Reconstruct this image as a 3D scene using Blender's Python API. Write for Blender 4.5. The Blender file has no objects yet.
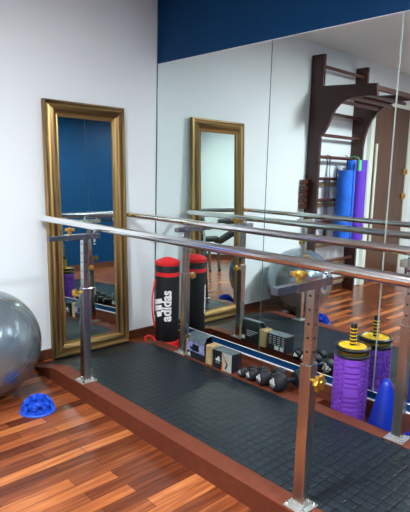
import bpy, bmesh, math, random
from mathutils import Vector, Matrix
random.seed(7)
PI = math.pi
S = bpy.context.scene
COL = S.collection

# ------------------------------------------------------------------ camera
cam_data = bpy.data.cameras.new('camera')
cam = bpy.data.objects.new('camera', cam_data); COL.objects.link(cam)
cF = Vector((0.68127846, 0.71486506, -0.15756779))
cR = Vector((0.72655605, -0.68659956, 0.0264074))
cU = cR.cross(cF).normalized()
m = Matrix((cR, cU, -cF)).transposed().to_4x4()
m.translation = Vector((-2.3885, -3.0540, 1.2325))
cam.matrix_world = m
cam_data.sensor_fit = 'VERTICAL'; cam_data.sensor_height = 24.0
cam_data.lens = 24.0 * 516.25 / 512.0
cam_data.clip_start = 0.02
S.camera = cam

# ------------------------------------------------------------------ world, lights, exposure
w = bpy.data.worlds.new('world'); S.world = w; w.use_nodes = True
w.node_tree.nodes['Background'].inputs[0].default_value = (0.75, 0.85, 1.0, 1)
w.node_tree.nodes['Background'].inputs[1].default_value = 0.0
VS = S.view_settings
VS.view_transform = 'Standard'; VS.look = 'None'; VS.gamma = 1; VS.use_curve_mapping = False
VS.exposure = 0.72
# ceiling lights of the room: (x, y, size, strength)
LAMPS = [(-2.25, -1.95, 0.32, 235.0), (-3.0, -3.6, 0.34, 65.0), (-1.1, -3.6, 0.34, 110.0)]
CEIL = 2.48
LEFT = -4.2
FRONT = -4.5

# ------------------------------------------------------------------ materials
def mat(name, base, rough=0.5, metal=0.0, spec=0.5, coat=0.0, emis=None, var=0.0, vscale=8.0, bump=0.0, bscale=60.0, trans=0.0, ior=1.45):
    M = bpy.data.materials.new(name); M.use_nodes = True
    nt = M.node_tree; b = nt.nodes['Principled BSDF']
    b.inputs['Base Color'].default_value = (*base, 1)
    b.inputs['Roughness'].default_value = rough
    b.inputs['Metallic'].default_value = metal
    b.inputs['Specular IOR Level'].default_value = spec
    b.inputs['Coat Weight'].default_value = coat
    b.inputs['Transmission Weight'].default_value = trans
    b.inputs['IOR'].default_value = ior
    if emis:
        b.inputs['Emission Color'].default_value = (*emis[0], 1); b.inputs['Emission Strength'].default_value = emis[1]
    tc = nt.nodes.new('ShaderNodeTexCoord')
    if var:
        n = nt.nodes.new('ShaderNodeTexNoise'); n.inputs['Scale'].default_value = vscale; n.inputs['Detail'].default_value = 4
        nt.links.new(tc.outputs['Object'], n.inputs['Vector'])
        r = nt.nodes.new('ShaderNodeValToRGB')
        r.color_ramp.elements[0].position = .3; r.color_ramp.elements[1].position = .7
        r.color_ramp.elements[0].color = (*[c * (1 - var) for c in base], 1)
        r.color_ramp.elements[1].color = (*[min(1, c * (1 + var)) for c in base], 1)
        nt.links.new(n.outputs['Fac'], r.inputs['Fac']); nt.links.new(r.outputs['Color'], b.inputs['Base Color'])
    if bump:
        n = nt.nodes.new('ShaderNodeTexNoise'); n.inputs['Scale'].default_value = bscale
        nt.links.new(tc.outputs['Object'], n.inputs['Vector'])
        bp = nt.nodes.new('ShaderNodeBump'); bp.inputs['Strength'].default_value = bump; bp.inputs['Distance'].default_value = .004
        nt.links.new(n.outputs['Fac'], bp.inputs['Height']); nt.links.new(bp.outputs['Normal'], b.inputs['Normal'])
    return M

def stretched(name, c1, c2, scale, rough, metal=0.0, bump=0.0, spec=0.5):
    """two-tone streaks; scale = xyz noise scale"""
    M = mat(name, c1, rough, metal, spec); nt = M.node_tree; b = nt.nodes['Principled BSDF']
    tc = nt.nodes.new('ShaderNodeTexCoord'); mp = nt.nodes.new('ShaderNodeMapping'); mp.inputs['Scale'].default_value = scale
    n = nt.nodes.new('ShaderNodeTexNoise'); n.inputs['Scale'].default_value = 1; n.inputs['Detail'].default_value = 5
    r = nt.nodes.new('ShaderNodeValToRGB'); r.color_ramp.elements[0].position = .35; r.color_ramp.elements[1].position = .65
    r.color_ramp.elements[0].color = (*c1, 1); r.color_ramp.elements[1].color = (*c2, 1)
    L = nt.links
    L.new(tc.outputs['Object'], mp.inputs['Vector']); L.new(mp.outputs['Vector'], n.inputs['Vector'])
    L.new(n.outputs['Fac'], r.inputs['Fac']); L.new(r.outputs['Color'], b.inputs['Base Color'])
    if bump:
        bp = nt.nodes.new('ShaderNodeBump'); bp.inputs['Strength'].default_value = bump; bp.inputs['Distance'].default_value = .003
        L.new(n.outputs['Fac'], bp.inputs['Height']); L.new(bp.outputs['Normal'], b.inputs['Normal'])
    return M

def floor_material():
    M = mat('parquet', (.3, .1, .04), .22, 0, .36); nt = M.node_tree; L = nt.links; b = nt.nodes['Principled BSDF']
    tc = nt.nodes.new('ShaderNodeTexCoord')
    br = nt.nodes.new('ShaderNodeTexBrick')
    br.offset = .37; br.offset_frequency = 2; br.squash = 1
    br.inputs['Scale'].default_value = 1; br.inputs['Brick Width'].default_value = .43; br.inputs['Row Height'].default_value = .062
    br.inputs['Mortar Size'].default_value = .0012; br.inputs['Mortar Smooth'].default_value = 0; br.inputs['Bias'].default_value = 0
    br.inputs['Color1'].default_value = (0, 0, 0, 1); br.inputs['Color2'].default_value = (1, 1, 1, 1); br.inputs['Mortar'].default_value = (0, 0, 0, 1)
    L.new(tc.outputs['Object'], br.inputs['Vector'])
    sep = nt.nodes.new('ShaderNodeSeparateColor'); L.new(br.outputs['Color'], sep.inputs[0])
    mp = nt.nodes.new('ShaderNodeMapping'); mp.inputs['Scale'].default_value = (4, 48, 1); L.new(tc.outputs['Object'], mp.inputs['Vector'])
    n = nt.nodes.new('ShaderNodeTexNoise'); n.inputs['Scale'].default_value = 1; n.inputs['Detail'].default_value = 6; L.new(mp.outputs['Vector'], n.inputs['Vector'])
    ad = nt.nodes.new('ShaderNodeMath'); ad.operation = 'MULTIPLY_ADD'; L.new(n.outputs['Fac'], ad.inputs[0]); ad.inputs[1].default_value = 1.0
    sb = nt.nodes.new('ShaderNodeMath'); sb.operation = 'MULTIPLY_ADD'; L.new(sep.outputs[0], sb.inputs[0]); sb.inputs[1].default_value = .72; sb.inputs[2].default_value = -.34
    L.new(sb.outputs[0], ad.inputs[2])
    r = nt.nodes.new('ShaderNodeValToRGB'); e = r.color_ramp.elements
    e[0].position = 0; e[0].color = (.060, .014, .007, 1)
    e[1].position = 1; e[1].color = (.47, .165, .050, 1)
    for pos, c in ((.25, (.105, .025, .010)), (.5, (.175, .045, .016)), (.75, (.30, .085, .027))):
        k = e.new(pos); k.color = (*c, 1)
    L.new(ad.outputs[0], r.inputs['Fac'])
    mx = nt.nodes.new('ShaderNodeMix'); mx.data_type = 'RGBA'; L.new(br.outputs['Fac'], mx.inputs[0]); L.new(r.outputs['Color'], mx.inputs[6])
    mx.inputs[7].default_value = (.05, .015, .008, 1); L.new(mx.outputs[2], b.inputs['Base Color'])
    n2 = nt.nodes.new('ShaderNodeTexNoise'); n2.inputs['Scale'].default_value = 9; L.new(tc.outputs['Object'], n2.inputs['Vector'])
    bp = nt.nodes.new('ShaderNodeBump'); bp.inputs['Strength'].default_value = .08; bp.inputs['Distance'].default_value = .01
    L.new(n2.outputs['Fac'], bp.inputs['Height']); L.new(bp.outputs['Normal'], b.inputs['Normal'])
    return M

def tile_rubber():
    M = mat('tile_rubber', (.03, .04, .05), .36, 0, .30); nt = M.node_tree; L = nt.links; b = nt.nodes['Principled BSDF']
    tc = nt.nodes.new('ShaderNodeTexCoord'); sp = nt.nodes.new('ShaderNodeSeparateXYZ'); L.new(tc.outputs['Object'], sp.inputs[0])
    def mth(op, a, bb=None, clamp=False):
        k = nt.nodes.new('ShaderNodeMath'); k.operation = op; k.use_clamp = clamp
        for i, q in enumerate((a, bb)):
            if q is None: continue
            if isinstance(q, (int, float)): k.inputs[i].default_value = q
            else: L.new(q, k.inputs[i])
        return k.outputs[0]
    ds = []
    for ax in (0, 1):
        f = mth('FRACT', mth('MULTIPLY', sp.outputs[ax], 1 / .043))
        ds.append(mth('ABSOLUTE', mth('SUBTRACT', f, .5)))
    d = mth('POWER', mth('ADD', mth('POWER', ds[0], 5.0), mth('POWER', ds[1], 5.0)), .2)
    h = mth('MULTIPLY', mth('SUBTRACT', .43, d), 14.0, True)
    n = nt.nodes.new('ShaderNodeTexNoise'); n.inputs['Scale'].default_value = 5; n.inputs['Detail'].default_value = 3; L.new(tc.outputs['Object'], n.inputs['Vector'])
    r = nt.nodes.new('ShaderNodeValToRGB'); r.color_ramp.elements[0].position = .3; r.color_ramp.elements[1].position = .7
    r.color_ramp.elements[0].color = (.008, .014, .019, 1); r.color_ramp.elements[1].color = (.016, .025, .032, 1); L.new(n.outputs['Fac'], r.inputs['Fac'])
    mx = nt.nodes.new('ShaderNodeMix'); mx.data_type = 'RGBA'; L.new(h, mx.inputs[0]); mx.inputs[6].default_value = (.005, .008, .011, 1)
    L.new(r.outputs['Color'], mx.inputs[7]); L.new(mx.outputs[2], b.inputs['Base Color'])
    bp = nt.nodes.new('ShaderNodeBump'); bp.inputs['Strength'].default_value = .8; bp.inputs['Distance'].default_value = .0025
    L.new(h, bp.inputs['Height']); L.new(bp.outputs['Normal'], b.inputs['Normal'])
    return M

M_wall = mat('white_paint', (.79, .84, .865), .55, var=.015, vscale=2, bump=.08, bscale=120)
M_ceil = mat('ceiling_paint', (.70, .72, .72), .8, var=.02, vscale=2)
M_blue = mat('blue_paint', (.0004, .037, .118), .5, 0, .2, var=.06, vscale=3, bump=.06, bscale=150)
M_floor = floor_material()
M_base = stretched('baseboard_wood', (.075, .022, .012), (.14, .045, .025), (2, 2, 30), .35)
M_platwood = mat('platform_wood', (.135, .033, .016), .55, 0, .25, var=.12, vscale=25, bump=.12, bscale=200)
M_rubber = tile_rubber()
M_mirror = mat('mirror_glass', (.84, .93, .905), .0, 1.0)
M_gmirror = mat('mirror_silver', (.73, .82, .75), .0, 1.0)
M_edge = mat('mirror_edge', (.10, .16, .16), .2, .3)
M_pale = mat('pale_strip', (.38, .42, .40), .35, .2)
M_caulk = mat('white_caulk', (.75, .75, .78), .6)
M_gold = stretched('gold_leaf', (.085, .050, .022), (.56, .36, .14), (44, 44, .8), .36, .85, .3)
M_goldh = stretched('gold_leaf_cross_grain', (.085, .050, .022), (.56, .36, .14), (.8, 44, 44), .36, .85, .3)
M_steel = stretched('brushed_steel', (.40, .39, .37), (.60, .59, .56), (60, 60, 2), .24, 1.0)
M_rail = mat('polished_steel', (.84, .86, .86), .15, 1.0, bump=.03, bscale=30)
M_zinc = mat('galvanised_plate', (.70, .72, .70), .36, .85, var=.15, vscale=60)
M_brass = mat('brass_knob', (.55, .31, .045), .3, .8, var=.15, vscale=60)
M_black = mat('black_metal', (.012, .013, .016), .4, .3)
M_arm = mat('dark_steel', (.16, .19, .24), .28, .9)
M_ball = mat('silver_vinyl', (.25, .31, .35), .24, .70, .6, coat=.3)
M_pod = mat('blue_rubber', (.010, .085, .58), .6)
M_bag = mat('black_vinyl', (.007, .008, .010), .5, bump=.3, bscale=40)
M_red = mat('red_fabric', (.72, .016, .022), .5, var=.1, vscale=30)
M_white = mat('white_print', (.82, .84, .84), .5)
M_cork = mat('cork', (.50, .36, .17), .75, var=.25, vscale=120, bump=.2, bscale=200)
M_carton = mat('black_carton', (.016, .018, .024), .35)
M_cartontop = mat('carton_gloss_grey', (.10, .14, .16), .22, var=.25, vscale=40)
M_lilac = mat('lilac_print', (.30, .30, .62), .45, var=.35, vscale=45)
M_greyprint = mat('grey_print', (.45, .47, .42), .5, var=.15, vscale=30)
M_orange = mat('orange_print', (.75, .20, .04), .5)
M_skinprint = mat('tan_print', (.50, .30, .18), .5)
M_dumb = mat('black_neoprene', (.010, .012, .015), .55)
M_roll = mat('purple_foam', (.20, .055, .48), .5, var=.08, vscale=20)
M_rollin = mat('dark_core', (.02, .02, .025), .6)
M_tyre = mat('black_tyre', (.012, .012, .014), .3)
M_yel = mat('yellow_plastic', (.80, .52, .02), .35)
M_cone = mat('blue_cone_plastic', (.003, .025, .36), .35, coat=.15)
M_bars = stretched('dark_mahogany', (.036, .011, .009), (.062, .019, .014), (3, 3, 1.2), .4)
M_rung = stretched('rung_mahogany', (.055, .017, .012), (.10, .030, .020), (1.2, 20, 20), .28)
M_door = stretched('walnut_door', (.085, .032, .015), (.115, .045, .022), (14, 14, .8), .35)
M_casing = mat('cream_casing', (.72, .76, .68), .45)
M_matblue = mat('blue_mat', (.008, .12, .62), .5, var=.2, vscale=10)
M_matpurple = mat('purple_mat', (.12, .035, .50), .5, var=.12, vscale=6)
M_pink = mat('pink_mat', (.55, .36, .55), .6)
M_green = mat('green_tag', (.10, .62, .20), .4)
M_rope = mat('dark_rope', (.03, .02, .02), .6)
M_tan = mat('tan_strip', (.46, .33, .17), .6)
M_lens = mat('light_diffuser', (1, 1, 1), .5)

# ------------------------------------------------------------------ mesh helpers
def new(): return bmesh.new()
def xf(vs, M):
    for v in vs: v.co = M @ v.co
def box(bm, x0, x1, y0, y1, z0, z1, bev=0, M=None, seg=2):
    t = bmesh.new(); bmesh.ops.create_cube(t, size=1)
    for v in t.verts: v.co = Vector(((x0 + x1) / 2 + v.co.x * (x1 - x0), (y0 + y1) / 2 + v.co.y * (y1 - y0), (z0 + z1) / 2 + v.co.z * (z1 - z0)))
    if bev: bmesh.ops.bevel(t, geom=t.edges[:], offset=bev, segments=seg, profile=.5, affect='EDGES')
    return merge(bm, t, M)
def merge(bm, t, M=None):
    if M is not None: xf(t.verts, M)
    me = bpy.data.meshes.new('tmp'); t.to_mesh(me); t.free(); bm.from_mesh(me); bpy.data.meshes.remove(me)
    return bm
def lathe(bm, prof, n=32, M=None, cap=True):
    """prof: list of (r, z)"""
    t = bmesh.new(); rings = []
    for r, z in prof:
        if r < 1e-6: rings.append([t.verts.new((0, 0, z))])
        else: rings.append([t.verts.new((r * math.cos(2 * PI * k / n), r * math.sin(2 * PI * k / n), z)) for k in range(n)])
    for a, b in zip(rings, rings[1:]):
        for k in range(n):
            k2 = (k + 1) % n
            if len(a) == 1 and len(b) == 1: continue
            if len(a) == 1: t.faces.new((a[0], b[k2], b[k]))
            elif len(b) == 1: t.faces.new((a[k], a[k2], b[0]))
            else: t.faces.new((a[k], a[k2], b[k2], b[k]))
    if cap:
        if len(rings[0]) > 1: t.faces.new(rings[0][::-1])
        if len(rings[-1]) > 1: t.faces.new(rings[-1])
    bmesh.ops.recalc_face_normals(t, faces=t.faces[:])
    return merge(bm, t, M)
def frame_to(a, b):
    a = Vector(a); b = Vector(b); d = b - a
    q = d.to_track_quat('Z', 'Y').to_matrix().to_4x4(); q.translation = a
    return q, d.length
def rod(bm, a, b, r, n=20, r2=None, bev=0):
    q, L = frame_to(a, b); r2 = r if r2 is None else r2
    if bev: prof = [(r - bev, 0), (r, bev), (r2, L - bev), (r2 - bev, L)]
    else: prof = [(r, 0), (r2, L)]
    return lathe(bm, prof, n, q)
def tube(bm, pts, r, n=10):
    pts = [Vector(q) for q in pts]; t = bmesh.new(); rings = []
    up = None
    for i, q in enumerate(pts):
        d = (pts[min(i + 1, len(pts) - 1)] - pts[max(i - 1, 0)]).normalized()
        if up is None: up = d.orthogonal().normalized()
        up = (up - d * up.dot(d)).normalized(); s = d.cross(up)
        rings.append([t.verts.new(q + (up * math.cos(2 * PI * k / n) + s * math.sin(2 * PI * k / n)) * r) for k in range(n)])
    for a, b in zip(rings, rings[1:]):
        for k in range(n): t.faces.new((a[k], a[(k + 1) % n], b[(k + 1) % n], b[k]))
    t.faces.new(rings[0][::-1]); t.faces.new(rings[-1])
    bmesh.ops.recalc_face_normals(t, faces=t.faces[:])
    return merge(bm, t)
def prism(bm, poly, d, M=None, bev=0):
    """poly in xy plane extruded d along z"""
    t = bmesh.new(); vs = [t.verts.new((x, y, 0)) for x, y in poly]; f = t.faces.new(vs)
    r = bmesh.ops.extrude_face_region(t, geom=[f])
    for v in r['geom']:
        if isinstance(v, bmesh.types.BMVert): v.co.z += d
    bmesh.ops.recalc_face_normals(t, faces=t.faces[:])
    if bev: bmesh.ops.bevel(t, geom=t.edges[:], offset=bev, segments=2, profile=.5, affect='EDGES')
    return merge(bm, t, M)
def obj(name, bm, m, parent=None, smooth=False, M=None):
    me = bpy.data.meshes.new(name); bm.to_mesh(me); bm.free()
    me.materials.append(m)
    if smooth:
        for f in me.polygons: f.use_smooth = True
        try: me.set_sharp_from_angle(angle=math.radians(38))
        except Exception: pass
    o = bpy.data.objects.new(name, me); COL.objects.link(o)
    if parent is not None: o.parent = parent
    if M is not None: o.matrix_local = M
    return o
def tag(o, label, cat, group=None):
    o['label'] = label; o['category'] = cat
    if group: o['group'] = group
    return o
def thing(name, label, cat, loc=(0, 0, 0), rz=0, group=None):
    o = bpy.data.objects.new(name, None); COL.objects.link(o); o.location = loc; o.rotation_euler = (0, 0, rz)
    o.empty_display_size = .05
    return tag(o, label, cat, group)
def struct(name, bm, m, parent=None, smooth=False):
    o = obj(name, bm, m, parent, smooth)
    if parent is None: o['kind'] = 'structure'
    return o
def text_bm(body, size, depth=.0004, bold=.0, align='CENTER'):
    cu = bpy.data.curves.new('lettering', 'FONT'); cu.body = body; cu.size = size; cu.extrude = 0; cu.offset = bold
    cu.align_x = align; cu.align_y = 'CENTER'; cu.resolution_u = 4
    o = bpy.data.objects.new('lettering', cu); COL.objects.link(o)
    bpy.context.view_layer.update()
    me = bpy.data.meshes.new_from_object(o.evaluated_get(bpy.context.evaluated_depsgraph_get()))
    bm = bmesh.new(); bm.from_mesh(me)
    bpy.data.objects.remove(o); bpy.data.curves.remove(cu); bpy.data.meshes.remove(me)
    return bm
def stripes_logo(bm, cx, cy, s, M=None):
    """three slanted bars rising to the right, drawn in xy within a box about s wide"""
    for k, h in enumerate((.34, .56, .80)):
        x0 = -.5 + k * .34
        w_ = .25; sl = -.30
        # bar: flat bottom on baseline, slanted top and sides
        poly = [(x0 + .02, 0), (x0 + w_ + .02, 0), (x0 + w_ + .02 + sl * h, h), (x0 + sl * h, h - .10)]
        poly = [(cx + a * s, cy + b * s) for a, b in poly]
        t = bmesh.new(); t.faces.new([t.verts.new((a, b, 0)) for a, b in poly]); merge(bm, t, M)
def copy_tree(o, parent=None):
    c = o.copy(); COL.objects.link(c); c.parent = parent
    for ch in o.children: copy_tree(ch, c)
    return c

# ------------------------------------------------------------------ setting
bm = new(); box(bm, LEFT - .1, .15, FRONT - .1, .15, -.06, 0); struct('floor', bm, M_floor)
bm = new(); box(bm, LEFT - .1, .15, FRONT - .1, .15, CEIL, CEIL + .08); struct('ceiling', bm, M_ceil)
bm = new(); box(bm, LEFT - .1, .107, 0, .1, 0, CEIL); struct('wall_back', bm, M_wall)
bm = new(); box(bm, .007, .107, FRONT, 0, 0, CEIL); struct('wall_right', bm, M_blue)
bm = new(); box(bm, LEFT - .1, LEFT, FRONT, 0, 0, CEIL); struct('wall_left', bm, M_wall)
bm = new(); box(bm, LEFT - .1, .107, FRONT - .1, FRONT, 0, CEIL); struct('wall_front', bm, M_blue)
bm = new(); box(bm, -2.90, .007, -.014, 0, 0, .068, .003); struct('baseboard_back', bm, M_base)
bm = new(); box(bm, -.010, .007, FRONT, -.014, 0, .094, .003); struct('baseboard_right', bm, M_base)
bm = new(); box(bm, LEFT, -.01, FRONT, FRONT + .014, 0, .09, .003); struct('baseboard_front', bm, M_base)
bm = new(); box(bm, LEFT, LEFT + .014, FRONT + .014, 0, 0, .09, .003); struct('baseboard_left', bm, M_base)
bm = new(); box(bm, -.004, .007, FRONT, -.014, .094, .0985); struct('trim_1', bm, M_caulk)

# ceiling lights
for i, (lx, ly, ls, st) in enumerate(LAMPS):
    t = thing('ceiling_light', ['square ceiling light over the exercise platform', 'square ceiling light near the door side of the room', 'square ceiling light by the mirror wall behind the viewer'][i], 'light', (lx, ly, CEIL), 0)
    bm = new(); h = ls / 2
    for (a, b, c, d) in ((-h - .02, h + .02, h, h + .02), (-h - .02, h + .02, -h - .02, -h), (-h - .02, -h, -h, h), (h, h + .02, -h, h)):
        box(bm, a, b, c, d, -.025, 0)
    obj('housing', bm, M_casing, t)
    ml = M_lens.copy(); b = ml.node_tree.nodes['Principled BSDF']
    b.inputs['Emission Color'].default_value = (.95, .98, 1.0, 1) if i == 0 else (.88, .96, 1.0, 1)
    b.inputs['Emission Strength'].default_value = st
    bm = new(); box(bm, -h, h, -h, h, -.018, -.004); obj('diffuser', bm, ml, t)

# door in the back wall (seen in the mirror wall)
bm = new(); box(bm, -3.90, -3.06, -.03, 0, 0.005, 2.06, .004); dr = struct('door_1', bm, M_door)
bm = new(); box(bm, -3.15, -3.115, -.048, -.03, .5, 1.62, .003); obj('pull_bar', bm, M_casing, dr)
for z in (1.02, 1.32):
    bm = new(); box(bm, -3.93, -3.83, -.046, -.03, z - .035, z + .035, .004); rod(bm, (-3.88, -.046, z), (-3.88, -.062, z), .012); obj('latch', bm, M_brass, dr)
bm = new(); box(bm, -3.06, -2.98, -.045, 0, 0, 2.14, .004); box(bm, -4.00, -3.90, -.045, 0, 0, 2.14, .004); box(bm, -4.00, -2.98, -.045, 0, 2.06, 2.14, .004)
struct('trim_2', bm, M_casing)

# ------------------------------------------------------------------ mirror wall panels
ys = [-.004, -1.0596, -1.835, -2.95]
lab = ['tall wall mirror panel in the corner behind the red and black bag', 'tall wall mirror panel behind the dumbbells and foam roller',
       'tall wall mirror panel at the right edge beside the blue cone']
for i in range(3):
    t = thing('wall_mirror', lab[i], 'mirror', (0, ys[i], .144), 0, 'mirror panels covering the wall')
    Lp = ys[i] - ys[i + 1] - .003
    bm = new(); box(bm, 0, .006, -Lp, 0, 0, 1.8486, 0); obj('glass', bm, M_mirror, t)
    bm = new(); box(bm, -.0015, .007, -Lp, 0, -.004, 0); obj('edge_channel', bm, M_caulk, t)
    bm = new(); box(bm, -.0015, .007, -Lp, 0, 1.8486, 1.852); obj('edge_channel', bm, M_caulk, t)
    bm = new()
    ww = .0025 if i == 0 else .0028
    if i < 2: box(bm, -.0012 if i == 0 else -.004, .006, -Lp - ww, -Lp + ww * .6, 0, 1.8486)
    else: box(bm, -.003, .006, -Lp - .004, -Lp, 0, 1.8486)
    obj('seam_strip', bm, M_edge if i == 0 else M_pale, t)
bm = new(); box(bm, -.004, .004, -.006, -.0005, .144, CEIL); struct('trim_3', bm, M_edge)

# ------------------------------------------------------------------ platform and mat
HP = .086; XO, XI, XJ, XF = -1.034, -.9485, -.310, -.233
Y0, YR, YE = -.06, -.38, -3.0
def ramp_shape(bm, x0, x1, ztop, zbot, ye=YE, y0=Y0):
    poly = [(y0, zbot), (y0, zbot + .004), (YR, ztop), (ye, ztop), (ye, zbot)]
    M = Matrix(((0, 0, 1, x0), (1, 0, 0, 0), (0, 1, 0, 0), (0, 0, 0, 1)))
    return prism(bm, poly, x1 - x0, M)
t = thing('exercise_platform', 'low reddish-brown wooden platform with sloping end under the parallel bars', 'platform', (0, 0, 0))
bm = new(); ramp_shape(bm, XI, XJ, HP - .010, 0); obj('deck', bm, M_platwood, t)
bm = new(); ramp_shape(bm, XO, XI, HP, 0); obj('side_board', bm, M_platwood, t)
bm = new(); ramp_shape(bm, XJ, XF, HP, 0); obj('side_board', bm, M_platwood, t)
# mat: sheet following the deck
bm = new()
poly = [(-.075, .0045), (YR, HP - .0095), (YE, HP - .0095), (YE, HP - .002), (YR - .0, HP - .002), (-.075, .012)]
prism(bm, poly, XJ - XI - .002, Matrix(((0, 0, 1, XI + .001), (1, 0, 0, 0), (0, 1, 0, 0), (0, 0, 0, 1))))
tag(obj('rubber_mat', bm, M_rubber), 'black tiled rubber mat laid into the wooden platform', 'mat')

# ------------------------------------------------------------------ gold framed mirror
GW, GH = .588, 1.630
ang = math.atan2(.068, GH)
t = thing('framed_mirror', 'tall gold framed mirror leaning on the white wall', 'mirror', (-.6035, -.082, .026))
t.rotation_euler = (-ang, 0, 0)
prof = [(0, 0), (0, .026), (.006, .034), (.013, .034), (.018, .027), (.030, .024), (.046, .034), (.058, .040), (.066, .036), (.072, .026), (.084, .020), (.090, .024), (.096, .020), (.100, .010), (.100, 0)]
def frame_side(a, b, ina, inb):
    """a,b outer corners (x,z); ina,inb unit-ish inward mitre vectors"""
    t_ = bmesh.new(); A = []; B = []
    for wd, dp in prof:
        A.append(t_.verts.new((a[0] + ina[0] * wd, -dp, a[1] + ina[1] * wd)))
        B.append(t_.verts.new((b[0] + inb[0] * wd, -dp, b[1] + inb[1] * wd)))
    n = len(prof)
    for k in range(n):
        t_.faces.new((A[k], A[(k + 1) % n], B[(k + 1) % n], B[k]))
    t_.faces.new(A); t_.faces.new(B[::-1])
    bmesh.ops.recalc_face_normals(t_, faces=t_.faces[:])
    b_ = new(); merge(b_, t_); return b_
h = GW / 2
cs = [(-h, 0), (h, 0), (h, GH), (-h, GH)]; ins = [(1, 1), (-1, 1), (-1, -1), (1, -1)]
for k in range(4):
    o = obj('frame_rail', frame_side(cs[k], cs[(k + 1) % 4], ins[k], ins[(k + 1) % 4]), M_goldh if k % 2 == 0 else M_gold, t)
bm = new(); box(bm, -h + .095, h - .095, -.012, -.008, .095, GH - .095); obj('mirror_glass', bm, M_gmirror, t)

# ------------------------------------------------------------------ parallel bars
def star_knob(bm, M, r=.022, n=6, th=.014):
    poly = []
    for k in range(n * 4):
        a = 2 * PI * k / (n * 4); rr = r * (1 + .20 * math.cos(n * a)); poly.append((rr * math.cos(a), rr * math.sin(a)))
    prism(bm, poly, th, M, bev=.0015)
    lathe(bm, [(.010, -.012), (.010, 0)], 16, M); lathe(bm, [(.011, th), (.008, th + .004)], 16, M)
def parallel_bar(name, label, xp, xb, sgn):
    """sgn -1: arms point away from the mirror, +1: arms point to the mirror"""
    t = thing(name, label, 'exercise bar', (xp, -1.375, HP), 0, 'parallel bars on the platform')
    T = Matrix.Translation((-xp, 1.375, -HP))
    def add(nm, bm, m, parent=t, smooth=False):
        xf(bm.verts, T if parent is not None else Matrix()); return obj(nm, bm, m, parent, smooth)
    ZB = .9346
    bm = new(); rod(bm, (xb, -.048, ZB), (xb, -2.86, ZB), .0195, 32, bev=.003); add('rail', bm, M_rail, smooth=True)
    for y in (-.650, -2.100):
        bm = new(); box(bm, xp - .045, xp + .045, y - .043, y + .043, HP, HP + .006, .0015)
        pl = add('base_plate', bm, M_zinc)
        for sx in (-1, 1):
            for sy in (-1, 1):
                if sx * sy > 0 or True:
                    bm = new(); lathe(bm, [(.0075, 0), (.0075, .005), (.004, .008)], 6, Matrix.Translation((xp + sx * .034, y + sy * .034, HP + .006)))
                    add('bolt', bm, M_steel, pl)
        bm = new(); box(bm, xp - .0215, xp + .0215, y - .0215, y + .0215, HP + .006, .612, .003); add('outer_post', bm, M_steel)
        # inner telescopic tube with adjustment holes
        bm = new(); box(bm, xp - .0165, xp + .0165, y - .0165, y + .0165, .60, .878, .0025); it = add('inner_post', bm, M_steel)
        for k in range(5):
            z = .655 + k * .048; bm = new()
            rod(bm, (xp - .0170, y, z), (xp + .0170, y, z), .0048, 12); rod(bm, (xp, y - .0170, z), (xp, y + .0170, z), .0048, 12)
            add('adjustment_hole', bm, M_black, it)
        # sliding arm: sleeve fixed to post, inner bar sliding through it
        bm = new(); box(bm, min(xp - sgn * .085, xp + sgn * .11), max(xp - sgn * .085, xp + sgn * .11), y - .018, y + .018, .872, .902, .002)
        sl = add('sleeve', bm, M_steel)
        e0, e1 = xp + sgn * .11, xp + sgn * .205
        bm = new(); box(bm, min(e0, e1), max(e0, e1), y - .0135, y + .0135, .875, .899, .002); add('sliding_arm', bm, M_arm)
        # pin carrying the rail
        bm = new(); rod(bm, (xb, y, .840), (xb, y, ZB - .012), .0055, 12); rod(bm, (xb, y, .902), (xb, y, .909), .011, 6); rod(bm, (xb, y, .846), (xb, y, .856), .010, 6)
        add('rail_pin', bm, M_rail)
        # brass knob on top of the sleeve
        bm = new(); rod(bm, (xp + sgn * .085, y, .90), (xp + sgn * .085, y, .920), .006, 12); star_knob(bm, Matrix.Translation((xp + sgn * .085, y, .921)), .024, 6, .013)
        add('knob', bm, M_brass, smooth=True)
        # height knob at the joint, pointing to the side
        zj = .560 if y < -1 else .588
        if y < -1 and sgn < 0:
            R = Matrix.Rotation(PI / 2, 4, 'X')
            P0 = Matrix.Translation((xp - .008, y - .044, zj)); bm = new(); rod(bm, (xp - .008, y - .02, zj), (xp - .008, y - .044, zj), .006, 12)
            star_knob(bm, P0 @ R, .027, 6, .014)
        else:
            R = Matrix.Rotation(sgn * PI / 2, 4, 'Y')
            P0 = Matrix.Translation((xp + sgn * .052, y, zj)); bm = new(); rod(bm, (xp + sgn * .02, y, zj), (xp + sgn * .052, y, zj), .006, 12)
            star_knob(bm, P0 @ R, .020, 6, .016)
        add('height_knob', bm, M_brass, smooth=True)
        # hooked locking pin
        bm = new()
        tube(bm, [(xp + .0, y - .018, .607), (xp + .026, y - .028, .612), (xp + .040, y - .030, .612), (xp + .046, y - .030, .604), (xp + .046, y - .030, .575)], .0028, 8)
        add('locking_pin', bm, M_rail, smooth=True)
        if y > -1 and sgn < 0:
            bm = new(); rod(bm, (xp + .016, y, .715), (xp + .040, y, .715), .004, 10); star_knob(bm, Matrix.Translation((xp + .040, y, .715)) @ Matrix.Rotation(PI / 2, 4, 'Y'), .014, 5, .008)
            add('pin_knob', bm, M_brass, smooth=True)
    return t
parallel_bar('parallel_bar', 'polished steel bar on two posts along the open side of the platform', -.982, -.9208, -1)
parallel_bar('parallel_bar', 'polished steel bar on two posts running close to the mirror wall', -.2618, -.2879, 1)

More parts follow.
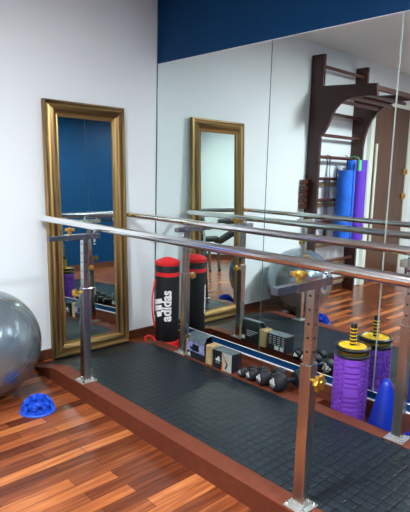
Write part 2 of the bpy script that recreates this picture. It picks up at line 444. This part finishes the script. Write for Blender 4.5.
# ------------------------------------------------------------------ exercise ball
bm = new(); R = .295
bmesh.ops.create_uvsphere(bm, u_segments=96, v_segments=192, radius=R)
for v in bm.verts:
    z = v.co.z / R; a = math.acos(max(-1, min(1, z))); k = a / (PI / 12); f = abs(k - round(k))
    if .35 < a < PI - .35:
        v.co *= 1 - .0035 * math.exp(-(f / .045) ** 2)
    elif a <= .35 or a >= PI - .35:
        v.co *= 1 - .006 * math.exp(-((min(a, PI - a) - .22) / .03) ** 2)
o = tag(obj('exercise_ball', bm, M_ball, smooth=True), 'large silver grey inflatable exercise ball on the wooden floor', 'exercise ball')
o.location = (-1.403, -.319, R + .001); o.rotation_euler = (math.radians(38), math.radians(-34), 0)
bm = new(); lathe(bm, [(.012, R - .003), (.012, R + .002), (.006, R + .004)], 20); obj('valve_plug', bm, M_black, o)

# ------------------------------------------------------------------ balance pod
bm = new(); bmesh.ops.create_icosphere(bm, subdivisions=2, radius=1)
lowv = [v for v in bm.verts if v.co.z < -.08]; bmesh.ops.delete(bm, geom=lowv, context='VERTS')
for v in bm.verts: v.co = Vector((v.co.x * .086, v.co.y * .086, max(0, v.co.z) * .084 + .004))
fs = bmesh.ops.poke(bm, faces=bm.faces[:])
for v in fs['verts']: v.co *= 1.04
bmesh.ops.inset_individual(bm, faces=bm.faces[:], thickness=.0032, depth=-.011)
lathe(bm, [(.088, 0), (.090, .004), (.084, .010), (.07, .012)], 48)
o = tag(obj('balance_pod', bm, M_pod), 'small bright blue spiky dome on the floor beside the ball', 'balance pod'); o.location = (-1.268, -.655, .0)

# ------------------------------------------------------------------ black and red training bag
BX, BY = -.128, -.308; BR = .083
t = thing('training_bag', 'tall black cylindrical bag with red ends and white lettering in the corner', 'bag', (BX, BY, 0))
bm = new(); lathe(bm, [(BR - .004, .055), (BR, .063), (BR + .001, .30), (BR, .592), (BR - .002, .600)], 48); obj('body', bm, M_bag, t, True)
bm = new(); lathe(bm, [(BR - .002, .598), (BR + .003, .603), (BR + .004, .622), (BR - .006, .630), (.050, .642), (.025, .650), (0, .652)], 48); obj('top_cap', bm, M_red, t, True)
bm = new(); lathe(bm, [(BR + .002, .002), (BR + .004, .012), (BR + .004, .056), (BR - .003, .064)], 48); obj('bottom_band', bm, M_red, t, True)
bm = new(); lathe(bm, [(BR - .003, .524), (BR + .0025, .526), (BR + .0025, .552), (BR - .003, .554)], 48, cap=False); obj('strap', bm, M_red, t, True)
bm = new(); pts = []
for k in range(17):
    u = k / 16; z = .16 + u * .34; off = .008 + .022 * math.sin(PI * u)
    a = math.radians(163); pts.append(((BR + off) * math.cos(a), (BR + off) * math.sin(a), z))
tube(bm, pts, .006, 8); obj('carry_handle', bm, M_red, t, True)
bm = new()
tube(bm, [(-.062, .058, .055), (-.078, .074, .078), (-.098, .092, .082), (-.112, .106, .066), (-.110, .104, .042), (-.095, .090, .030), (-.064, .060, .034)], .007, 8); obj('strap_loop', bm, M_red, t, True)
# lettering wrapped round the cylinder, reading upwards
def wrap(bm, a0, z0, R_, lx=1.0):
    bmesh.ops.triangulate(bm, faces=bm.faces[:])
    for _ in range(6):
        L_ = [e for e in bm.edges if e.calc_length() > .007]
        if not L_: break
        bmesh.ops.subdivide_edges(bm, edges=L_, cuts=1)
        bmesh.ops.triangulate(bm, faces=bm.faces[:])
    for v in bm.verts:
        tx, ty = v.co.x, v.co.y      # text x -> up, text y -> to the viewer's left
        a = a0 - ty / R_
        v.co = Vector((R_ * math.cos(a), R_ * math.sin(a), z0 + tx * lx))
    return bm
A0 = math.atan2(-3.054 - BY, -2.3885 - BX)
bm = text_bm('adidas', .098, bold=.0034); wrap(bm, A0 - .03, .322, BR + .0022, .90)
obj('lettering', bm, M_white, t)
bm = new(); stripes_logo(bm, .0, .036, .155); wrap(bm, A0 - .03, .315, BR + .0026, .85)
obj('stripes_logo', bm, M_white, t)

# ------------------------------------------------------------------ boxes and cork blocks
def tan_block(x0, x1, y0, y1, z0, z1, label):
    bm = new(); box(bm, x0, x1, y0, y1, z0, z1, .004)
    return tag(obj('cork_block', bm, M_cork), label, 'yoga block', 'cork blocks by the boxes')
tan_block(-.287, -.212, -.712, -.695, HP, .196, 'thin pale cork block between the bar post and the lilac printed box')
tan_block(-.290, -.212, -.930, -.880, HP, .204, 'pale cork block between the two black boxes')
t = thing('carton', 'black and lilac printed carton with its lid flap raised', 'box', (-.253, -.794, HP))
bm = new(); box(bm, -.041, .041, -.080, .080, 0, .106, .001); obj('body', bm, M_carton, t)
bm = new(); box(bm, -.0418, -.041, -.0795, .0795, .046, .105); pn = obj('picture_panel', bm, M_lilac, t)
bm = new(); box(bm, -.0424, -.0418, -.03, .03, .052, .095); box(bm, -.0424, -.0418, .01, .05, .058, .075); obj('picture_figures', bm, M_carton, pn)
bm = new(); box(bm, -.0424, -.0418, -.022, -.004, .074, .098, .0); box(bm, -.0424, -.0418, -.052, -.040, .056, .090); obj('picture_highlights', bm, M_greyprint, pn)
Mx = Matrix(((0, 0, -1, -.0424), (-1, 0, 0, 0), (0, 1, 0, 0), (0, 0, 0, 1)))   # drawing plane facing -x : text x -> -y
bm = new(); stripes_logo(bm, -.058, .014, .030, Mx); obj('stripes_logo', bm, M_white, t)
tb = text_bm('adidas', .010); bm = new(); merge(bm, tb, Mx @ Matrix.Translation((-.058, .009, 0))); obj('lettering', bm, M_white, t)
# raised lid: tilted roof-like flap
bm = new(); prism(bm, [(-.041, .106), (-.020, .152), (.030, .158), (.033, .155), (-.018, .149), (-.038, .106)], .15, Matrix(((1, 0, 0, 0), (0, 0, 1, -.075), (0, 1, 0, 0), (0, 0, 0, 1))))
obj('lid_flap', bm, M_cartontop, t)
bm = new(); prism(bm, [(.041, .106), (.036, .106), (.024, .150), (.030, .156)], .15, Matrix(((1, 0, 0, 0), (0, 0, 1, -.075), (0, 1, 0, 0), (0, 0, 0, 1)))); obj('back_flap', bm, M_carton, t)
bm = new()
for k in range(4): box(bm, .0411, .0416, -.07 + k * .02, .03, .085 - k * .012, .089 - k * .012)
box(bm, .0411, .0418, .045, .075, .02, .045); obj('label_print', bm, M_white, t)

t = thing('carton', 'closed black carton with orange and grey picture, nearest the dumbbells', 'box', (-.254, -1.027, HP))
bm = new(); box(bm, -.042, .042, -.079, .079, 0, .112, .001); obj('body', bm, M_carton, t)
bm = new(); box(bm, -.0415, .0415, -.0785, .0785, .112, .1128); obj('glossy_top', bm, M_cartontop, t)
bm = new(); box(bm, -.0426, -.042, -.0785, .000, .002, .111); pn = obj('picture_panel', bm, M_greyprint, t)
def front_poly(pts, lift):
    b_ = new(); t_ = bmesh.new(); t_.faces.new([t_.verts.new((-.0426 - lift, -a, b)) for a, b in pts]); return merge(b_, t_)
obj('picture_arm', front_poly([(-.005, .095), (.012, .108), (.030, .075), (.050, .050), (.045, .040), (.022, .058)], .0004), M_skinprint, pn)
obj('picture_shadow', front_poly([(.028, .070), (.050, .045), (.034, .012), (.024, .020), (.038, .044)], .0006), M_carton, pn)
obj('picture_orange', front_poly([(.0, .0), (.016, .0), (.012, .052), (.002, .060)], .0008), M_orange, pn)
Mx2 = Matrix(((0, 0, -1, -.0424), (-1, 0, 0, 0), (0, 1, 0, 0), (0, 0, 0, 1)))
bm = new(); stripes_logo(bm, -.032, .050, .036, Mx2); obj('stripes_logo', bm, M_white, t)
tb = text_bm('adidas', .013); bm = new(); merge(bm, tb, Mx2 @ Matrix.Translation((-.037, .040, 0))); obj('lettering', bm, M_white, t)
bm = new()
for k in range(5):
    for s in range(4): box(bm, .0421, .0426, -.065 + s * .036, -.043 + s * .036, .098 - k * .013, .101 - k * .013)
for (a, b) in ((-.06, -.03), (-.02, .015)): box(bm, .0421, .0428, a, b, .012, .040)
obj('label_print', bm, M_white, t)

# ------------------------------------------------------------------ dumbbells
def dumbbell(x, y, r, L, rz, label):
    t = thing('dumbbell', label, 'dumbbell', (x, y, HP), rz, 'row of black dumbbells')
    z = r
    for s in (0, 1):
        c = s * L; d = 1 if s == 0 else -1     # outer face at -x for the front head
        M = Matrix.Translation((c, 0, z)) @ Matrix.Rotation(PI / 2 * d, 4, 'Y')
        hl = r * .80
        pr = [(0, -hl), (r * .58, -hl), (r * .80, -hl * .86), (r * .95, -hl * .5), (r, 0), (r * .95, hl * .5), (r * .78, hl * .88), (r * .5, hl), (0, hl)]
        bm = new(); lathe(bm, pr, 32, M); hd = obj('head', bm, M_dumb, t, True)
        Mf = Matrix(((0, 0, -1, -hl - .0008), (-1, 0, 0, 0), (0, 1, 0, z), (0, 0, 0, 1))) if s == 0 else Matrix(((0, 0, 1, c + hl + .0008), (1, 0, 0, 0), (0, 1, 0, z), (0, 0, 0, 1)))
        bm = new(); stripes_logo(bm, .05 * r, -.15 * r, r * 1.05, Mf)
        if r > .03:
            tb = text_bm('adidas', r * .30); merge(bm, tb, Mf @ Matrix.Translation((0, -.32 * r, 0)))
        obj('stripes_logo', bm, M_white, hd)
    bm = new(); pr = [(.0125, r * .5), (.0125, L * .3), (.0150, L * .5), (.0125, L * .7), (.0125, L - r * .5)]
    lathe(bm, pr, 20, Matrix.Translation((0, 0, z)) @ Matrix.Rotation(PI / 2, 4, 'Y')); obj('handle', bm, M_dumb, t, True)
    return t
db = [(-.274, -1.176, .029, .070, -.30, 'smallest black dumbbell, next to the printed carton'),
      (-.272, -1.243, .035, .080, -.30, 'second smallest black dumbbell in the row'),
      (-.270, -1.329, .044, .098, -.30, 'second largest black dumbbell in the row'),
      (-.270, -1.431, .050, .140, -.32, 'largest black dumbbell, nearest the bar post')]
for a in db: dumbbell(*a)

# ------------------------------------------------------------------ foam roller and ab wheel
RX, RY = -.115, -1.765
t = thing('foam_roller', 'purple textured foam roller standing on end behind the platform', 'foam roller', (RX, RY, 0))
bm = new(); NA, NZ, RR, RH = 144, 170, .087, .345
slots = [.03, .075, .10, .125, .15, .20, .225, .25, .275, .31]
rings = []
base_ang = math.atan2(-3.054 - RY, -2.3885 - RX) + .10
for j in range(NZ + 1):
    z = RH * j / NZ; row = []
    for i in range(NA):
        a = 2 * PI * i / NA; rel = (a - base_ang + PI / 6) % (2 * PI); sec = int(rel / (PI / 3)); u = (rel / (PI / 3)) % 1
        r = RR
        if u < .04 or u > .96: r -= .003
        elif sec % 2 == 0:
            if .10 < u < .90 and any(abs(z - s) < .0036 for s in slots): r -= .010
        else:
            uu = u * 3; vv = z / .026 + (.5 if int(uu) % 2 else 0)
            du = abs(uu % 1 - .5); dv = abs(vv % 1 - .5)
            r -= .0 if (du < .34 and dv < .32) else .0085
        if j in (0, NZ): r -= .003
        row.append(bm.verts.new((r * math.cos(a), r * math.sin(a), z)))
    rings.append(row)
for A, B in zip(rings, rings[1:]):
    for k in range(NA): bm.faces.new((A[k], A[(k + 1) % NA], B[(k + 1) % NA], B[k]))
inner = [[bm.verts.new((.062 * math.cos(2 * PI * i / NA), .062 * math.sin(2 * PI * i / NA), z)) for i in range(NA)] for z in (0, RH)]
for k in range(NA):
    k2 = (k + 1) % NA
    bm.faces.new((rings[-1][k], rings[-1][k2], inner[1][k2], inner[1][k])); bm.faces.new((rings[0][k2], rings[0][k], inner[0][k], inner[0][k2]))
bmesh.ops.recalc_face_normals(bm, faces=bm.faces[:])
obj('foam_sleeve', bm, M_roll, t)
bm = new(); t_ = bmesh.new()
lathe(bm, [(.0615, .001), (.0615, RH - .001), (.057, RH - .001), (.057, .001), (.0615, .001)], 48, cap=False); obj('hollow_core', bm, M_rollin, t, True)
t = thing('ab_wheel', 'black and yellow double ab wheel balanced on top of the purple foam roller', 'ab wheel', (RX, RY, RH))
def torus(bm, R_, r_, z, n=56, m_=14, sq=.9):
    t_ = bmesh.new(); g = []
    for i in range(n):
        a = 2 * PI * i / n; row = []
        for j in range(m_):
            b = 2 * PI * j / m_; rr_ = R_ + r_ * math.cos(b); row.append(t_.verts.new((rr_ * math.cos(a), rr_ * math.sin(a), z + r_ * sq * math.sin(b))))
        g.append(row)
    for i in range(n):
        for j in range(m_): t_.faces.new((g[i][j], g[(i + 1) % n][j], g[(i + 1) % n][(j + 1) % m_], g[i][(j + 1) % m_]))
    bmesh.ops.recalc_face_normals(t_, faces=t_.faces[:]); merge(bm, t_)
for z in (.011, .046):
    bm = new(); torus(bm, .078, .0115, z); wh = obj('tyre', bm, M_tyre, t, True)
    bm = new()
    lathe(bm, [(.066, z - .008), (.071, z - .004), (.071, z + .005), (.066, z + .008), (.062, z + .005), (.062, z - .005), (.066, z - .008)], 48, cap=False)
    lathe(bm, [(.016, z - .010), (.022, z - .010), (.024, z), (.022, z + .010), (.016, z + .010)], 32)
    for k in range(6):
        a = k * PI / 3; Mk = Matrix.Rotation(a, 4, 'Z'); box(bm, .020, .064, -.010, .010, z - .003, z + .005, .001, Mk)
    lathe(bm, [(.064, z - .003), (.064, z + .001)], 48)
    obj('hub', bm, M_yel, wh, True)
bm = new(); lathe(bm, [(.012, .050), (.015, .054), (.0155, .1), (.0165, .150), (.0165, .162), (.012, .168), (0, .169)], 24); hd = obj('grip', bm, M_tyre, t, True)
bm = new()
for k in range(5): lathe(bm, [(.0152, .066 + k * .018), (.0176, .067 + k * .018), (.0176, .071 + k * .018), (.0152, .072 + k * .018)], 24, cap=False)
obj('grip_rings', bm, M_yel, hd, True)
bm = new(); lathe(bm, [(.012, 0), (.015, -.004), (.0155, -.1), (.012, -.11), (0, -.111)], 24); obj('lower_grip', bm, M_tyre, t, True)

# ------------------------------------------------------------------ cone
t = thing('training_cone', 'bright blue plastic cone between the platform and the mirror wall', 'cone', (-.118, -1.962, 0))
bm = new(); lathe(bm, [(.086, .008), (.083, .012), (.066, .085), (.048, .17), (.030, .248), (.022, .268), (.013, .278), (0, .281)], 40); obj('cone_shell', bm, M_cone, t, True)
bm = new(); box(bm, -.098, .098, -.098, .098, 0, .010, .003); obj('foot', bm, M_cone, t)

# ------------------------------------------------------------------ wall bars (on the back wall, seen in the mirror)
XL, XR = -1.875, -2.665
t = thing('wall_bars', 'dark wooden wall bars with curved pull-up bracket, on the white wall', 'wall bars', ((XL + XR) / 2, 0, 0))
T = Matrix.Translation((-(XL + XR) / 2, 0, 0))
def wadd(nm, bm, m, parent=t, smooth=False): xf(bm.verts, T); return obj(nm, bm, m, parent, smooth)
for x in (XL, XR):
    bm = new(); box(bm, x - .018, x + .018, -.140, -.002, 0, 2.365, .003); wadd('upright', bm, M_bars)
for k in range(11):
    z = .16 + k * .2105
    bm = new(); rod(bm, (XL, -.095, z), (XR, -.095, z), .016, 20); wadd('rung', bm, M_rung, smooth=True)
# curved brackets standing out from the uprights
def bracket(x):
    top = [(-.140, 2.075), (-.69, 2.045), (-.70, 1.935)]
    curve = ([(-.63, 1.945), (-.52, 1.945), (-.44, 1.94), (-.385, 1.927), (-.33, 1.90), (-.285, 1.855), (-.26, 1.81), (-.235, 1.75), (-.205, 1.69), (-.180, 1.65), (-.140, 1.62)] if x > -2 else [(-.66, 1.995), (-.56, 1.995), (-.45, 1.985), (-.36, 1.955), (-.28, 1.90), (-.22, 1.83), (-.175, 1.74), (-.150, 1.65), (-.140, 1.56)])
    poly = top + curve
    bm = new(); prism(bm, poly, .036, Matrix(((0, 0, 1, x - .018), (1, 0, 0, 0), (0, 1, 0, 0), (0, 0, 0, 1)))); wadd('bracket', bm, M_bars)
bracket(XL); bracket(XR)
bm = new(); box(bm, XR + .018, XL - .018, -.695, -.660, 1.990, 2.030, .003); wadd('front_beam', bm, M_bars)
for (y, z) in ((-.56, 1.965), (-.42, 1.95), (-.28, 1.93)):
    bm = new(); rod(bm, (XL, y, z), (XR, y, z), .016, 20); wadd('pull_up_rod', bm, M_rung, smooth=True)
for z in (.16, .37, .58, .79, 1.0, 1.21):  # tan strips flat on the wall, just below each of the lower rungs
    bm = new(); box(bm, XR + .019, XL - .019, -.022, -.002, z - .075, z - .03, .002); wadd('wall_strip', bm, M_tan)
# column of small wooden blocks beside the bars
for k in range(5):
    bm = new(); box(bm, -.035, .035, -.050, 0, -.024, .024, .004)
    o = tag(obj('wooden_block', bm, M_rung), ['top', 'second', 'middle', 'fourth', 'bottom'][k] + ' small brown wooden block in the column beside the wall bars', 'block', 'column of wooden blocks')
    o.location = (-1.800, -.002, 1.175 - k * .058)
# mats hanging on the bars
def hanging_roll(name, label, cat, x, y, r, z0, z1, m, sx=1.0):
    t = thing(name, label, cat, (x, y, z0), 0, 'mats hung on the wall bars')
    bm = new(); H = z1 - z0
    # a loosely rolled sheet: spiral section
    poly = []; turns = 2.6; n = 64
    outer = [(k / n) for k in range(n + 1)]
    def sp(u, off): a = u * turns * 2 * PI; rr_ = r * (.30 + .70 * u) + off; return (rr_ * math.cos(a) * sx, rr_ * math.sin(a))
    poly = [sp(u, 0) for u in outer] + [sp(u, -.010) for u in reversed(outer)]
    prism(bm, poly, H); obj('rolled_mat', bm, m, t, True)
    bm = new(); box(bm, -.012, .012, r - .002, r + .006, H - .12, H + .02); tube(bm, [(0, r, H), (0, r + .01, H + .04), (0, r + .035, H + .05)], .004, 8); obj('hanging_strap', bm, M_rope, t)
    return t
hanging_roll('exercise_mat', 'wide blue rolled exercise mat hung on the wall bars', 'mat', -2.235, -.215, .095, .60, 1.30, M_matblue)
hanging_roll('exercise_mat', 'slim blue rolled mat hung beside the pink one', 'mat', -2.378, -.19, .047, .55, 1.405, M_matblue)
hanging_roll('exercise_mat', 'purple rolled exercise mat hung at the right end of the wall bars', 'mat', -2.535, -.20, .072, .54, 1.415, M_matpurple)
hanging_roll('exercise_mat', 'thin pale pink rolled mat between the blue and purple mats', 'mat', -2.4435, -.185, .017, .54, 1.41, M_pink)
bm = new(); box(bm, -.022, .022, -.010, .010, .03, .14, .006); tube(bm, [(0, 0, .13), (.003, .02, .165), (.003, .10, .175), (0, .15, .150)], .004, 8)
o = tag(obj('resistance_loop', bm, M_green), 'small green band looped over a rung above the blue mat', 'exercise band'); o.location = (-2.37, -.285, 1.27)
# skipping rope hung on a rung
bm = new()
for s in (-1, 1):
    tube(bm, [(s * .008 + .0, -.005, 0), (s * .02, -.02, -.05), (s * .035 + .01, -.025, -.3), (s * .02 + .01, -.022, -.55), (.004 * s, -.02, -.72)], .0035, 6)
tube(bm, [(.028, -.02, -.05), (.055, -.02, -.2), (.045, -.022, -.38), (.02, -.024, -.5)], .0035, 6)
tube(bm, [(-.02, -.02, -.05), (-.05, -.01, .01), (0, .0, .02), (.05, -.01, .01), (.028, -.02, -.05)], .004, 6)
o = tag(obj('skipping_rope', bm, M_rope), 'dark skipping rope looped over a rung of the wall bars', 'rope'); o.location = (-2.06, -.105, 1.425)
bm = new(); rod(bm, (0, 0, -.86), (0, 0, -.72), .013, 16, bev=.003); bm2 = new(); xf(bm.verts, Matrix.Translation((0, -.02, 0))); obj('rope_handle', bm, M_black, o)

# ------------------------------------------------------------------ weight bench (seen in the framed mirror)
t = thing('weight_bench', 'black padded weight bench with steel legs, seen in the reflected gold mirror', 'exercise bench', (-3.15, -2.55, 0), math.radians(137))
bm = new(); box(bm, -.06, .24, -.16, .16, .66, .77, .02, seg=3); obj('back_pad', bm, M_bag, t, True)
bm = new(); box(bm, -.26, -.06, -.16, .16, .44, .51, .02, seg=3); obj('seat_pad', bm, M_bag, t, True)
bm = new(); box(bm, -.20, .20, -.14, .14, -.045, .045, .02, Matrix.Translation((.06, 0, .50)) @ Matrix.Rotation(math.radians(-30), 4, 'Y'), seg=3); obj('tilted_pad', bm, M_bag, t, True)
for x in (-.20, -.06, .22):
    for q in (-1, 1):
        bm = new(); rod(bm, (x, q * .12, .04), (x, q * .12, .68 if x > 0 else .46), .02, 16); obj('leg', bm, M_steel, t, True)
for x in (-.20, -.06, .22):
    bm = new(); rod(bm, (x, -.22, .02), (x, .22, .02), .02, 16); obj('floor_bar', bm, M_black, t, True)
